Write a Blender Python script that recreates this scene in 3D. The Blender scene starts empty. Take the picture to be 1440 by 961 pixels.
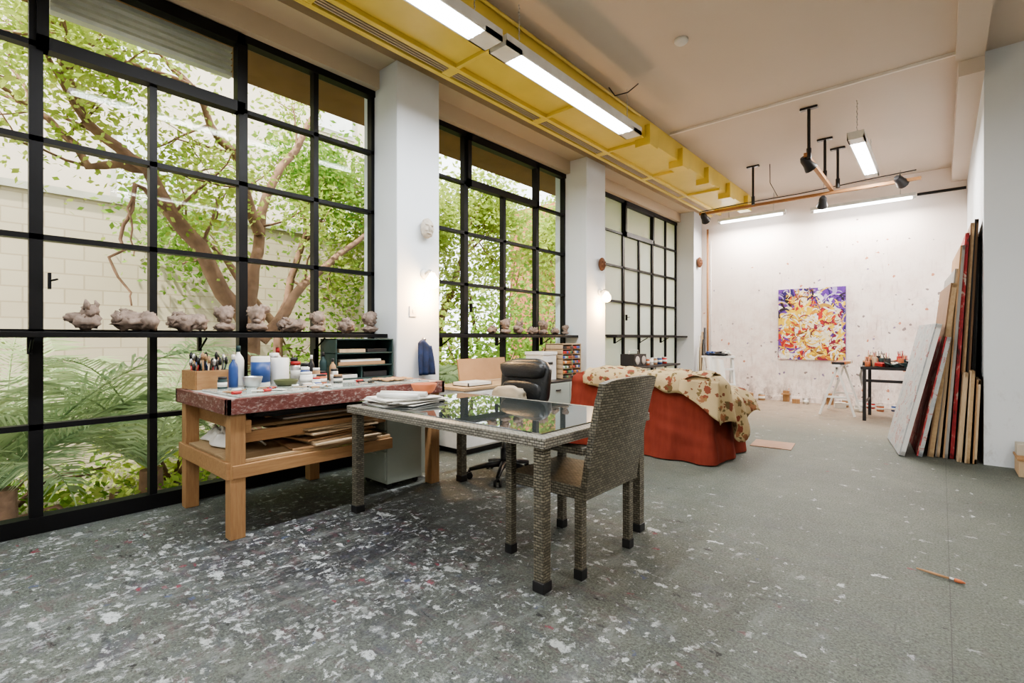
import bpy, bmesh, math, random
from mathutils import Vector, Matrix, Euler, noise
random.seed(7)
S=bpy.context.scene
# ------------------------------------------------------------ node helper
class NT:
    def __init__(s,name):
        s.mat=bpy.data.materials.new(name); s.mat.use_nodes=True
        s.nt=s.mat.node_tree
        s.bsdf=s.nt.nodes['Principled BSDF']; s.out=s.nt.nodes['Material Output']
    def n(s,t,ins=None,**props):
        nd=s.nt.nodes.new(t)
        for k,v in props.items(): setattr(nd,k,v)
        for k,v in (ins or {}).items(): s.set(nd.inputs[k],v)
        return nd
    def set(s,sock,v):
        if isinstance(v,bpy.types.NodeSocket): s.nt.links.new(v,sock)
        elif isinstance(v,(tuple,list)) and len(v)==3 and sock.type=='RGBA': sock.default_value=(*v,1)
        else: sock.default_value=v
    def m(s,op,a,b=0.0,c=0.0,clamp=False):
        nd=s.n('ShaderNodeMath',{0:a,1:b,2:c},operation=op); nd.use_clamp=clamp
        return nd.outputs[0]
    def mix(s,f,a,b,blend='MIX'):
        nd=s.n('ShaderNodeMix',data_type='RGBA',blend_type=blend)
        s.set(nd.inputs[0],f); s.set(nd.inputs[6],a); s.set(nd.inputs[7],b)
        return nd.outputs[2]
    def ramp(s,f,stops,interp='LINEAR'):
        nd=s.n('ShaderNodeValToRGB',{0:f}); cr=nd.color_ramp; cr.interpolation=interp
        while len(cr.elements)<len(stops): cr.elements.new(0.5)
        for e,(p,c) in zip(cr.elements,stops):
            e.position=p; e.color=(*c,1) if len(c)==3 else c
        return nd.outputs[0]
    def noise(s,vec,scale,detail=3,rough=.5,dist=0):
        nd=s.n('ShaderNodeTexNoise',{'Vector':vec,'Scale':scale,'Detail':detail,'Roughness':rough,'Distortion':dist})
        return nd.outputs[0]
    def coord(s,w='Object'): return s.n('ShaderNodeTexCoord').outputs[w]
    def map(s,v,scale=(1,1,1),rot=(0,0,0),loc=(0,0,0)):
        return s.n('ShaderNodeMapping',{'Vector':v,'Scale':scale,'Rotation':rot,'Location':loc}).outputs[0]
    def bump(s,h,st=.3,d=.01):
        nd=s.n('ShaderNodeBump',{'Height':h,'Strength':st,'Distance':d})
        s.nt.links.new(nd.outputs[0],s.bsdf.inputs['Normal'])
    def base(s,c,rough=.6,metal=0,spec=.5):
        s.set(s.bsdf.inputs['Base Color'],c); s.set(s.bsdf.inputs['Roughness'],rough)
        s.set(s.bsdf.inputs['Metallic'],metal); s.set(s.bsdf.inputs['Specular IOR Level'],spec)
def M(name,col,rough=.6,metal=0,var=.12,scale=4,bump=0,bscale=40,spec=.4,alt=None):
    t=NT(name); v=t.coord()
    f=t.noise(v,scale,4,.6)
    f=t.m('MULTIPLY_ADD',f,2.2,-.6,clamp=True)
    lo=tuple(max(0,c*(1-var)) for c in col); hi=tuple(min(1,c*(1+var)) for c in col)
    if alt: lo=alt
    t.base(t.mix(f,lo,hi),rough,metal,spec)
    if bump: t.bump(t.noise(v,bscale,3),bump,.01)
    return t.mat
def EM(name,col,st):
    t=NT(name); t.base(col,.5)
    t.set(t.bsdf.inputs['Emission Color'],(*col,1)); t.bsdf.inputs['Emission Strength'].default_value=st
    return t.mat
def wood(name,c1,c2,rough=.6,scale=3,axis=0):
    t=NT(name); v=t.coord()
    sc=[18,18,18]; sc[axis]=1.5
    w=t.noise(t.map(v,tuple(sc)),scale,5,.65,.4)
    w2=t.noise(v,1.7,2)
    f=t.m('MULTIPLY_ADD',w,1.8,-.4,clamp=True)
    c=t.mix(f,c1,c2); c=t.mix(t.m('MULTIPLY',w2,.35),c,tuple(x*.45 for x in c1))
    t.base(c,rough); t.bump(w,.2,.004)
    return t.mat
# ------------------------------------------------------------ mesh builder
class B:
    def __init__(s,name): s.name=name; s.bm=bmesh.new(); s.mats=[]; s.xf=Matrix.Identity(4)
    def mi(s,m):
        if m not in s.mats: s.mats.append(m)
        return s.mats.index(m)
    def v(s,p): return s.bm.verts.new(s.xf@Vector(p))
    def f(s,vs,m,smooth=False):
        try: fc=s.bm.faces.new(vs)
        except ValueError: return
        fc.material_index=s.mi(m); fc.smooth=smooth; return fc
    def box(s,lo,hi,m,rot=None,piv=None):
        R=Euler(rot).to_matrix() if rot else None
        c=Vector(piv) if piv else (Vector(lo)+Vector(hi))/2
        P=[]
        for z in (lo[2],hi[2]):
            for (x,y) in ((lo[0],lo[1]),(hi[0],lo[1]),(hi[0],hi[1]),(lo[0],hi[1])):
                p=Vector((x,y,z))
                if R: p=c+R@(p-c)
                P.append(s.v(p))
        for q in ((3,2,1,0),(4,5,6,7),(0,1,5,4),(1,2,6,5),(2,3,7,6),(3,0,4,7)): s.f([P[i] for i in q],m)
    def cbox(s,c,d,m,rot=None,piv=None):
        s.box([c[i]-d[i]/2 for i in range(3)],[c[i]+d[i]/2 for i in range(3)],m,rot,piv)
    def tube(s,pts,rad,m,seg=10,caps=True,smooth=True):
        pts=[Vector(p) for p in pts]; n=len(pts)
        if not isinstance(rad,(list,tuple)): rad=[rad]*n
        rings=[]; prev=None
        for i,p in enumerate(pts):
            t=(pts[min(i+1,n-1)]-pts[max(i-1,0)]).normalized()
            if prev is None:
                a=Vector((0,0,1)) if abs(t.z)<.9 else Vector((1,0,0)); u=t.cross(a).normalized()
            else:
                u=prev-t*prev.dot(t); u=u.normalized() if u.length>1e-6 else prev
            prev=u; w=t.cross(u)
            rings.append([s.v(p+(u*math.cos(2*math.pi*k/seg)+w*math.sin(2*math.pi*k/seg))*rad[i]) for k in range(seg)])
        for a,b in zip(rings,rings[1:]):
            for k in range(seg): s.f([a[k],a[(k+1)%seg],b[(k+1)%seg],b[k]],m,smooth)
        if caps:
            s.f(rings[0][::-1],m); s.f(rings[-1],m)
    def lathe(s,prof,c,m,seg=20,R=None):
        rings=[]
        c=Vector(c)
        for r,z in prof:
            ring=[]
            for k in range(seg):
                p=Vector((r*math.cos(2*math.pi*k/seg),r*math.sin(2*math.pi*k/seg),z))
                if R: p=R@p
                ring.append(s.v(c+p))
            rings.append(ring)
        for a,b in zip(rings,rings[1:]):
            for k in range(seg): s.f([a[k],a[(k+1)%seg],b[(k+1)%seg],b[k]],m,True)
        s.f(rings[0][::-1],m); s.f(rings[-1],m)
    def blob(s,c,r,m,amp=.1,fr=3,sub=3,seed=0,power=1.0,rot=None):
        t=bmesh.new(); bmesh.ops.create_icosphere(t,subdivisions=sub,radius=1)
        R=Euler(rot).to_matrix() if rot else Matrix.Identity(3)
        mp={}
        for v in t.verts:
            d=v.co.normalized()
            if power!=1.0: d=Vector([math.copysign(abs(x)**power,x) for x in d])
            k=1+amp*noise.noise(v.co*fr+Vector((seed*3.1,seed,0)))*2
            mp[v.index]=s.v(Vector(c)+R@Vector((d.x*r[0],d.y*r[1],d.z*r[2]))*k)
        for f in t.faces: s.f([mp[v.index] for v in f.verts],m,True)
        t.free()
    def grid(s,fn,nu,nv,m,smooth=True):
        P=[[s.v(fn(i/nu,j/nv)) for j in range(nv+1)] for i in range(nu+1)]
        for i in range(nu):
            for j in range(nv): s.f([P[i][j],P[i+1][j],P[i+1][j+1],P[i][j+1]],m,smooth)
    def done(s,bevel=0,solid=0,subs=0):
        me=bpy.data.meshes.new(s.name); 
        bmesh.ops.recalc_face_normals(s.bm,faces=s.bm.faces)
        uv=s.bm.loops.layers.uv.new('UVMap')
        for f in s.bm.faces:
            n=f.normal; a=max(range(3),key=lambda i:abs(n[i]))
            for l in f.loops:
                c=l.vert.co
                l[uv].uv=(c.y,c.z) if a==0 else ((c.x,c.z) if a==1 else (c.x,c.y))
        s.bm.to_mesh(me); s.bm.free()
        for m in s.mats: me.materials.append(m)
        o=bpy.data.objects.new(s.name,me); S.collection.objects.link(o)
        if solid:
            md=o.modifiers.new('solid','SOLIDIFY'); md.thickness=solid; md.offset=0
        if bevel:
            md=o.modifiers.new('bev','BEVEL'); md.width=bevel; md.segments=2; md.limit_method='ANGLE'; md.angle_limit=math.radians(50)
        if subs:
            md=o.modifiers.new('sub','SUBSURF'); md.levels=subs; md.render_levels=subs
        return o
# ------------------------------------------------------------ materials
def wall_mat(name,col,splat=False,dirt=.06):
    t=NT(name); v=t.coord()
    f=t.noise(v,1.3,4,.6); f2=t.noise(v,14,4,.7)
    c=t.mix(t.m('MULTIPLY',f,.5),col,tuple(x*(1-dirt*2.2) for x in col))
    c=t.mix(t.m('MULTIPLY_ADD',f2,2.5,-1.45,clamp=True),c,tuple(x*(1-dirt*1.5) for x in col))
    sep=t.n('ShaderNodeSeparateXYZ',{0:v})
    low=t.m('MULTIPLY_ADD',sep.outputs[2],-.9,1.0,clamp=True)
    sc=t.m('MULTIPLY',t.m('MULTIPLY_ADD',t.noise(t.map(v,(1,1,.6)),9,5,.8),6,-3.3,clamp=True),low)
    c=t.mix(t.m('MULTIPLY',sc,.5),c,(.25,.22,.2))
    if splat:
        vd=t.mix(.07,v,t.n('ShaderNodeTexNoise',{'Vector':v,'Scale':12.0}).outputs[1])
        dx=t.m('ABSOLUTE',t.m('ADD',sep.outputs[0],1.2)); dz=t.m('ABSOLUTE',t.m('ADD',sep.outputs[2],-1.0))
        near=t.m('MULTIPLY_ADD',t.m('ADD',t.m('MULTIPLY',dx,.4),dz),-.5,1.3,clamp=True)
        sm=t.m('MULTIPLY',t.m('MULTIPLY_ADD',t.noise(v,2.6,5,.75),4,-1.8,clamp=True),near)
        c=t.mix(t.m('MULTIPLY',sm,.55),c,(.60,.40,.36))
        sm=t.m('MULTIPLY',t.m('MULTIPLY_ADD',t.noise(t.map(v,(1,1,1),(0,0,0),(7,0,2)),4.2,6,.8),6,-3.3,clamp=True),near)
        c=t.mix(t.m('MULTIPLY',sm,.50),c,(.38,.35,.39))
        base=t.m('MULTIPLY',t.m('MULTIPLY_ADD',t.noise(t.map(v,(1,1,.5)),5,6,.8),7,-3.2,clamp=True),t.m('MULTIPLY_ADD',sep.outputs[2],-1.9,1.15,clamp=True))
        c=t.mix(t.m('MULTIPLY',base,.7),c,(.18,.12,.10))
        dr=t.m('MULTIPLY',t.m('MULTIPLY_ADD',t.noise(t.map(v,(16,1,1.6)),2,4,.7),7,-4.0,clamp=True),near)
        c=t.mix(t.m('MULTIPLY',dr,.55),c,(.35,.24,.22))
        for sc,th,den,cols in ((2.8,.17,.55,((.60,.13,.05),(.16,.10,.10),(.80,.26,.04))),(6,.22,.45,((.16,.12,.11),(.65,.18,.05),(.08,.08,.10))),(15,.32,.32,((.20,.15,.15),(.5,.17,.07),(.2,.15,.3)))):
            vo=t.n('ShaderNodeTexVoronoi',{'Vector':vd,'Scale':float(sc)})
            cs=t.n('ShaderNodeSeparateColor',{0:vo.outputs['Color']})
            sel=t.m('LESS_THAN',cs.outputs[0],t.m('MULTIPLY',near,den))
            sz=t.m('MULTIPLY',cs.outputs[1],th)
            mk=t.m('MULTIPLY',sel,t.m('LESS_THAN',vo.outputs['Distance'],sz))
            cc=t.ramp(cs.outputs[2],[(0,cols[0]),(.4,cols[1]),(.7,cols[2])],'CONSTANT')
            c=t.mix(t.m('MULTIPLY',mk,.85),c,cc)
    t.base(c,.75,0,.25); t.bump(t.noise(v,25,4),.12,.006)
    return t.mat
m_white=wall_mat('column_paint',(.68,.72,.76))
m_wall=wall_mat('wall_paint',(.78,.74,.69))
m_back=wall_mat('studio_wall_paint',(.93,.85,.81),True,.03)
m_beam=wall_mat('beam_paint',(.54,.46,.35))
m_ceil=wall_mat('ceiling_paint',(.60,.53,.46))
m_black=M('black_steel',(.006,.006,.007),.45,0,.3,spec=.25)
m_dark=M('dark_plastic',(.02,.02,.022),.4)
m_yel=M('yellow_enamel',(.68,.54,.13),.35,0,.12,1.2)
m_grille=M('dark_grille',(.03,.025,.01),.6)
m_pine=wood('pine_wood',(.29,.15,.065),(.48,.29,.14),.6,3,2)
m_pineh=wood('pine_rail',(.29,.15,.065),(.48,.29,.14),.6,3,1)
m_ply=wood('plywood',(.36,.24,.13),(.54,.39,.23),.7,2,1)
m_lwood=wood('pale_wood',(.42,.30,.19),(.60,.47,.31),.7,2,2)
m_steel=M('brushed_steel',(.6,.6,.6),.3,.9)
m_lwhite=M('white_enamel',(.70,.70,.68),.4)
m_paper=M('paper',(.66,.65,.61),.8,0,.08)
m_card=M('cardboard',(.36,.22,.12),.8)
m_terra=M('terracotta',(.46,.15,.07),.7)
t=NT('tinted_glass_top'); t.base((.035,.042,.042),.015,0,.5); t.bsdf.inputs['IOR'].default_value=2.3; m_glassdark=t.mat
m_ped=M('grey_green_metal',(.36,.41,.37),.45,0,.05)
m_leather=M('black_leather',(.014,.016,.018),.35,0,.3,8,.3,60,.5)
m_blue=M('blue_plastic',(.03,.07,.22),.4)
m_teal=M('navy_cloth',(.006,.018,.065),.7,0,.6,12)
m_green=M('dark_green_metal',(.02,.045,.045),.5)
m_clay=M('clay',(.25,.19,.155),.85,0,.4,14,.6,35)
m_mask=M('pale_clay',(.5,.45,.38),.8,0,.25,14,.4,35)
m_bmask=M('brown_clay',(.14,.06,.03),.7,0,.3,14,.4,35)
m_red=M('red_paint',(.38,.03,.03),.5)
m_concrete=M('concrete',(.45,.42,.36),.9)
t=NT('bench_red_fascia'); v=t.coord()
c=t.mix(t.m('MULTIPLY_ADD',t.noise(v,6,4,.7),2,-.5,clamp=True),(.085,.024,.020),(.20,.065,.055))
c=t.mix(t.m('MULTIPLY',t.m('MULTIPLY_ADD',t.noise(t.map(v,(4,4,9)),7,5,.75),8,-4.1,clamp=True),.7),c,(.42,.37,.35))
t.base(c,.5); m_fascia=t.mat
t=NT('bench_surface'); v=t.coord()
c=t.ramp(t.noise(v,5,5,.75,.6),[(.25,(.20,.17,.15)),(.40,(.46,.45,.42)),(.55,(.56,.57,.54)),(.72,(.40,.38,.34))])
t.base(c,.35); m_bench=t.mat
t=NT('bench_glass'); v=t.coord()
c=t.mix(t.ramp(t.noise(v,7,5,.75),[(.45,(0,0,0)),(.65,(1,1,1))]),(.38,.44,.42),(.58,.59,.56))
c=t.mix(t.m('MULTIPLY_ADD',t.noise(v,13,5,.8,1),7,-4.3,clamp=True),c,(.18,.13,.12))
t.base(c,.06,0,.8); m_bglass=t.mat
def wicker(name,ca,cb,cm,sc=15.0):
    t=NT(name); v=t.coord('UV')
    br=t.n('ShaderNodeTexBrick',{'Vector':v,'Color1':(*ca,1),'Color2':(*cb,1),'Mortar':(*cm,1),'Scale':sc,'Mortar Size':.035,'Mortar Smooth':.7,'Brick Width':.42,'Row Height':.20})
    f=t.noise(v,4,3)
    t.base(t.mix(t.m('MULTIPLY',f,.4),br.outputs[0],cb),.42,0,.5); t.bump(t.m('SUBTRACT',1.0,br.outputs[1]),1.0,.01)
    return t.mat
m_wick=wicker('grey_wicker',(.27,.25,.19),(.12,.11,.083),(.012,.010,.008))
m_wick2=wicker('pale_wicker',(.38,.36,.31),(.22,.21,.18),(.03,.027,.022))
def floor_mat():
    t=NT('paint_splattered_floor'); v=t.coord()
    sep=t.n('ShaderNodeSeparateXYZ',{0:v}); X,Y=sep.outputs[0],sep.outputs[1]
    n1=t.noise(v,.9,5,.65); n2=t.noise(v,6,5,.7); n3=t.noise(v,80,4,.75)
    dx=t.m('ADD',X,2.35); dy=t.m('ADD',Y,-.9)
    r0=t.m('SQRT',t.m('ADD',t.m('MULTIPLY',dx,dx),t.m('MULTIPLY',dy,dy)))
    zone=t.m('MULTIPLY_ADD',r0,-.36,1.25,clamp=True)
    c=t.mix(t.m('MULTIPLY_ADD',n1,2.8,-.9,clamp=True),(.066,.078,.068),(.128,.146,.116))
    c=t.mix(t.m('MULTIPLY_ADD',n2,2.4,-.9,clamp=True),c,(.106,.122,.100))
    c=t.mix(t.m('MULTIPLY',zone,.45),c,(.068,.076,.080))
    c=t.mix(t.m('MULTIPLY',t.m('MULTIPLY_ADD',n3,6,-2.7,clamp=True),.40),c,(.24,.26,.23))
    n3b=t.noise(v,100,3,.7)
    c=t.mix(t.m('MULTIPLY',t.m('MULTIPLY_ADD',n3b,6,-2.8,clamp=True),.65),c,(.022,.024,.023))
    fy=t.m('MULTIPLY_ADD',t.m('ADD',Y,t.m('MULTIPLY',n2,1.2)),.40,-3.0,clamp=True)
    c=t.mix(t.m('MULTIPLY',fy,.80),c,(.36,.28,.21))
    fm=t.m('MULTIPLY',fy,t.m('MULTIPLY_ADD',t.noise(v,5,6,.85),8,-4.1,clamp=True))
    c=t.mix(t.m('MULTIPLY',fm,.7),c,(.10,.08,.08))
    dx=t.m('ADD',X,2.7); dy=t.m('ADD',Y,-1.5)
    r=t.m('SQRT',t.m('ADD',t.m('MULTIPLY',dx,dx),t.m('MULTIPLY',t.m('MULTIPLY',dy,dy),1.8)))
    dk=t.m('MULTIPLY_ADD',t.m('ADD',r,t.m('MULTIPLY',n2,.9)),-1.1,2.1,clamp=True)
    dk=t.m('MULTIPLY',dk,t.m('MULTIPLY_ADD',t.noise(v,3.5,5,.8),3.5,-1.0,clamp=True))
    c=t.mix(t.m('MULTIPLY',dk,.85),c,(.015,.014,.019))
    for sc,ro,off,col,st in (((3,9,1),.5,0,(.028,.030,.034),.7),((6,2.5,1),.2,5,(.20,.215,.215),.6),((4,10,1),-.7,9,(.12,.05,.065),.45),((7,3,1),1.2,13,(.19,.20,.19),.5),((3,3,1),0,17,(.07,.065,.10),.4),((2,5,1),.9,23,(.06,.08,.11),.35)):
        nn=t.noise(t.map(v,sc,(0,0,ro),(off,off,0)),1.4,7,.80,.3)
        zz=t.m('MULTIPLY_ADD',zone,.8,.2)
        c=t.mix(t.m('MULTIPLY',t.m('MULTIPLY',t.m('MULTIPLY_ADD',nn,9,-4.8,clamp=True),st),zz),c,col)
    den=t.m('MULTIPLY_ADD',r0,-.36,1.03,clamp=True)
    den=t.m('MULTIPLY',den,t.m('MULTIPLY_ADD',t.noise(v,2.2,6,.75),4.4,-1.75,clamp=True))
    den=t.m('ADD',den,.016)
    warp=t.n('ShaderNodeTexNoise',{'Vector':v,'Scale':15.0,'Detail':6.0,'Roughness':.8}).outputs[1]
    vw=t.mix(.10,v,warp)
    W1=(.46,.49,.50)
    layers=[((60,26,1),.2,.32,.6,(.28,.30,.33)),((75,75,1),0,.32,.6,(.36,.37,.38)),((10,30,1),.4,.30,.72,W1),((34,12,1),1.1,.30,.72,W1),((18,48,1),-.6,.31,.72,W1),((42,16,1),-1.3,.31,.70,(.38,.40,.43)),((46,20,1),-2.1,.31,.65,(.42,.44,.45)),
            ((16,38,1),2.1,.30,.55,(.016,.016,.018)),((13,22,1),-1.1,.24,.22,(.18,.03,.05)),((24,15,1),1.7,.24,.15,(.06,.08,.16)),((4.6,9.0,1),.9,.20,.42,W1),((6.5,12,1),-.4,.2,.38,(.40,.42,.42))]
    for i,(sc,ro,th,k,col) in enumerate(layers):
        vv=t.map(vw,sc,(0,0,ro),(i*3.7,i*1.3,0))
        vo=t.n('ShaderNodeTexVoronoi',{'Vector':vv,'Scale':1.0},voronoi_dimensions='2D')
        cs=t.n('ShaderNodeSeparateColor',{0:vo.outputs['Color']})
        sel=t.m('LESS_THAN',cs.outputs[0],t.m('MULTIPLY',den,k*.62))
        mk=t.m('MULTIPLY',sel,t.m('LESS_THAN',vo.outputs['Distance'],t.m('MULTIPLY_ADD',cs.outputs[1],th,.07)))
        if i==0: brk=t.m('MULTIPLY_ADD',t.noise(v,28,6,.85),9,-3.6,clamp=True)
        c=t.mix(t.m('MULTIPLY',t.m('MULTIPLY',mk,brk),t.m('MULTIPLY_ADD',cs.outputs[2],.8,.2)),c,col)
    sm=t.m('LESS_THAN',t.m('ABSOLUTE',t.m('ADD',X,-.03)),.002)
    c=t.mix(t.m('MULTIPLY',sm,.5),c,(.03,.03,.03))
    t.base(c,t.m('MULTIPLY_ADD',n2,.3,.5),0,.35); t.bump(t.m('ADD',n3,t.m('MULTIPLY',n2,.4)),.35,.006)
    return t.mat
m_floor=floor_mat()
# ------------------------------------------------------------ room shell
ZC=3.9; YB=10.42
b=B('floor'); b.box((-4.35,-3.2,-.12),(3.6,YB+.1,0),m_floor); b.done()
b=B('ceiling'); b.box((-4.35,-3.2,ZC),(3.6,YB+.1,ZC+.2),m_ceil); b.done()
b=B('wall_back'); b.box((-4.35,YB,0),(.5,YB+.15,ZC),m_back); b.done()
b=B('wall_right'); b.box((.3,6.42,0),(.9,YB,ZC),m_white); b.done()
b=B('wall_side'); b.box((3.5,-3.2,0),(3.6,6.42,ZC),m_wall); b.done()
b=B('wall_return'); b.box((.9,6.42,0),(3.6,6.55,ZC),m_wall); b.done()
b=B('wall_front'); b.box((-4.35,-3.3,0),(3.6,-3.2,ZC),m_wall); b.done()
b=B('trim_1'); b.box((-2.7,6.235,3.872),(.12,6.265,3.9),m_wall); b.done()
b=B('trim_2'); b.box((.12,6.26,3.66),(.3,YB,3.9),m_ceil); b.box((.1,-3.2,3.80),(.3,6.26,3.9),m_ceil);b.done()
b=B('baseboard_back'); b.box((-3.75,YB-.015,0),(.3,YB,.09),m_back); b.done()
cols=[(-3.7,-3.2),(-.5,.01),(2.72,3.23),(5.95,6.47),(9.98,YB)]
for i,(a,c) in enumerate(cols):
    b=B('column'); b.box((-4.35,a,0),(-3.8,c,3.78),m_white); b.done(.008)
b=B('wall_left'); b.box((-4.35,-3.2,3.60),(-4.08,YB,ZC),m_beam); b.done()
b=B('trim_beam'); b.box((-4.08,-3.2,3.78),(-3.82,YB,ZC),m_beam); b.done()
b=B('trim_pier'); b.box((-4.35,6.47,0),(-4.15,7.05,3.6),m_white); b.done()
# ------------------------------------------------------------ windows
t=NT('window_glass'); tr=t.n('ShaderNodeBsdfTransparent',{0:(.97,.99,.97)}); gl=t.n('ShaderNodeBsdfGlossy',{0:(1,1,1),1:.02})
mx=t.n('ShaderNodeMixShader',{0:.006,1:tr.outputs[0],2:gl.outputs[0]}); t.nt.links.new(mx.outputs[0],t.out.inputs[0]); m_wg=t.mat
t=NT('frosted_glass'); tr=t.n('ShaderNodeBsdfTransparent',{0:(.9,.92,.9)}); gl=t.n('ShaderNodeBsdfTranslucent',{0:(.93,.93,.92)})
df=t.n('ShaderNodeBsdfDiffuse',{0:(.55,.56,.55)}); m0=t.n('ShaderNodeMixShader',{0:.25,1:gl.outputs[0],2:df.outputs[0]})
mx=t.n('ShaderNodeMixShader',{0:.80,1:tr.outputs[0],2:m0.outputs[0]}); t.nt.links.new(mx.outputs[0],t.out.inputs[0]); m_fg=t.mat
ZR=[.07,.65,1.235,1.82,2.42,3.0,3.58]
def window(name,ys,aw,glass,thick=()):
    b=B(name); y0,y1=ys[0],ys[-1]
    b.box((-4.25,y0,0),(-4.15,y1,.10),m_black); b.box((-4.24,y0,3.54),(-4.15,y1,3.60),m_black)
    for i,y in enumerate(ys):
        w=.022 if i not in thick else .032
        if i==0: ya,yb=y,y+.035
        elif i==len(ys)-1: ya,yb=y-.035,y
        else: ya,yb=y-w,y+w
        hidden = aw and aw[0]<i<aw[1]
        b.box((-4.235,ya,.05),(-4.165,yb,3.0 if hidden else 3.6),m_black)
    for z in ZR[1:-1]:
        b.box((-4.235,y0,z-.017),(-4.165,y1,z+.017),m_black)
    if aw:
        a,c=ys[aw[0]],ys[aw[1]]
        b.box((-4.22,a,2.97),(-4.13,c,3.05),m_black); b.box((-4.22,a,3.50),(-4.13,c,3.58),m_black)
        b.box((-4.22,a,2.97),(-4.13,a+.055,3.58),m_black); b.box((-4.22,c-.055,2.97),(-4.13,c,3.58),m_black)
    b.box((-4.203,y0+.01,.05),(-4.197,y1-.01,3.56),glass)
    b.box((-4.165,ys[1]+.05,1.50),(-4.13,ys[1]+.065,1.60),m_black)
    b.tube([(-4.14,ys[1]+.057,1.55),(-4.10,ys[1]+.09,1.56)],.006,m_black,6)
    b.done()
window('window_1',[.01,.341,.935,1.525,2.127,2.72],(1,3),m_wg,(1,3))
window('window_2',[3.23,3.95,4.62,5.29,5.95],(1,3),m_wg,(1,3))
window('window_3',[7.05,7.72,8.31,8.86,9.46,9.98],(1,3),m_fg,(1,3))
window('window_4',[-3.2,-2.66,-2.12,-1.58,-1.04,-.5],None,m_wg)
def ledge(name,y0,y1):
    b=B(name); b.box((-4.125,y0,1.20),(-3.93,y1,1.235),m_black)
    y=y0+.3
    while y<y1:
        b.box((-4.16,y-.012,1.10),(-4.12,y+.012,1.2),m_black); b.tube([(-4.13,y,1.11),(-3.98,y,1.195)],.008,m_black,6); y+=.9
    b.done(.003)
ledge('window_ledge_shelf',.01,2.71); ledge('window_ledge_shelf',3.24,5.94); ledge('window_ledge_shelf',7.05,9.97)
b=B('venetian_blind'); 
for i in range(5): b.box((-4.40,.42,3.32+i*.05),(-4.33,1.50,3.35+i*.05),m_lwhite)
b.done()
# ------------------------------------------------------------ yellow duct
b=B('yellow_air_duct')
b.box((-3.27,-3.1,3.64),(-2.73,9.95,3.895),m_yel)
b.box((-3.47,-3.1,3.60),(-3.42,9.95,3.72),m_yel); b.box((-3.30,-3.1,3.60),(-3.25,9.95,3.72),m_yel)
b.box((-3.42,-3.1,3.66),(-3.29,9.95,3.68),m_grille)
b.box((-3.45,-3.1,3.72),(-3.27,9.95,3.80),m_yel)
for x in (-3.39,-3.36,-3.33): b.box((x-.005,-3.1,3.605),(x+.005,9.95,3.655),m_beam)
y=-2.3
while y<9.9:
    b.box((-3.27,y-.02,3.605),(-2.72,y+.02,3.66),m_yel)
    b.box((-3.42,y-.05,3.602),(-3.29,y+.05,3.66),m_yel); y+=1.32
for y in (5.7,6.7,7.7,8.7,9.7): b.box((-2.86,y-.12,3.55),(-2.66,y+.10,3.80),m_yel)
b.tube([(-2.70,-3.0,3.84),(-2.70,5.4,3.84)],.014,m_yel,8)
b.done(.006)
# ------------------------------------------------------------ fluorescent fittings
m_tube=EM('fluorescent_tube',(.93,.97,1.0),14)
def fluoro(name,c,L,ax,w=.20,power=40,chains=(),col=(.96,.98,1),light=True):
    b=B(name); x,y,z=c
    R=0 if ax=='y' else math.pi/2
    b.xf=Matrix.Translation(c)@Matrix.Rotation(R,4,'Z')
    h=L/2
    b.box((-w/2,-h,0),(w/2,h,.05),m_lwhite)
    b.box((-w/2,-h,-.035),(-w/2+.012,h,.0),m_lwhite); b.box((w/2-.012,-h,-.035),(w/2,h,0),m_lwhite)
    b.box((-w/2,-h,-.035),(w/2,-h+.18,0),m_lwhite); b.box((-w/2,h-.18,-.035),(w/2,h,0),m_lwhite)
    for dx in ((-w*.2),(w*.2)): b.tube([(dx,-h+.18,-.022),(dx,h-.18,-.022)],.016,m_tube,8)
    b.xf=Matrix.Identity(4)
    for (cx,cy) in chains:
        n=int((ZC-z-.05)/.03)
        for i in range(n):
            zz=z+.05+i*.03
            b.tube([(cx,cy,zz),(cx+(.004 if i%2 else -.004),cy,zz+.026)],.005,m_steel,5)
    b.done()
    if light:
        l=bpy.data.lights.new(name+'_lamp','AREA'); l.shape='RECTANGLE'; l.size=w*.7; l.size_y=L-.4; l.energy=power; l.color=col
        o=bpy.data.objects.new(name+'_lamp',l); S.collection.objects.link(o); o.location=(x,y,z-.05); o.rotation_euler=(0,0,R)
fluoro('added_fill_fluorescent',(-2.55,3.85,3.44),2.2,'y',.19,55,[(-2.55,4.8),(-2.55,3.0)])
fluoro('added_fill_fluorescent',(-2.55,1.6,3.44),2.2,'y',.19,50,[(-2.55,2.5),(-2.55,.7)])
fluoro('added_fill_fluorescent',(-2.55,-1.0,3.44),2.2,'y',.19,42,[(-2.55,-.1),(-2.55,-1.9)])
fluoro('added_fill_fluorescent',(-.72,7.5,3.45),1.75,'y',.16,65,[(-.72,6.75),(-.72,8.2)],(1,.95,.89))
fluoro('added_fill_fluorescent',(1.6,2.6,3.6),2.2,'y',.2,46,[(1.6,1.9),(1.6,3.3)],(1,.94,.87))  # unseen fitting added right of frame as interior fill
fluoro('added_fill_fluorescent',(1.0,-1.4,3.6),2.2,'y',.2,46,[(1.0,-2.1),(1.0,-.7)],(1,.94,.87))  # extra fitting behind the camera, added to fill the room with light
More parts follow.
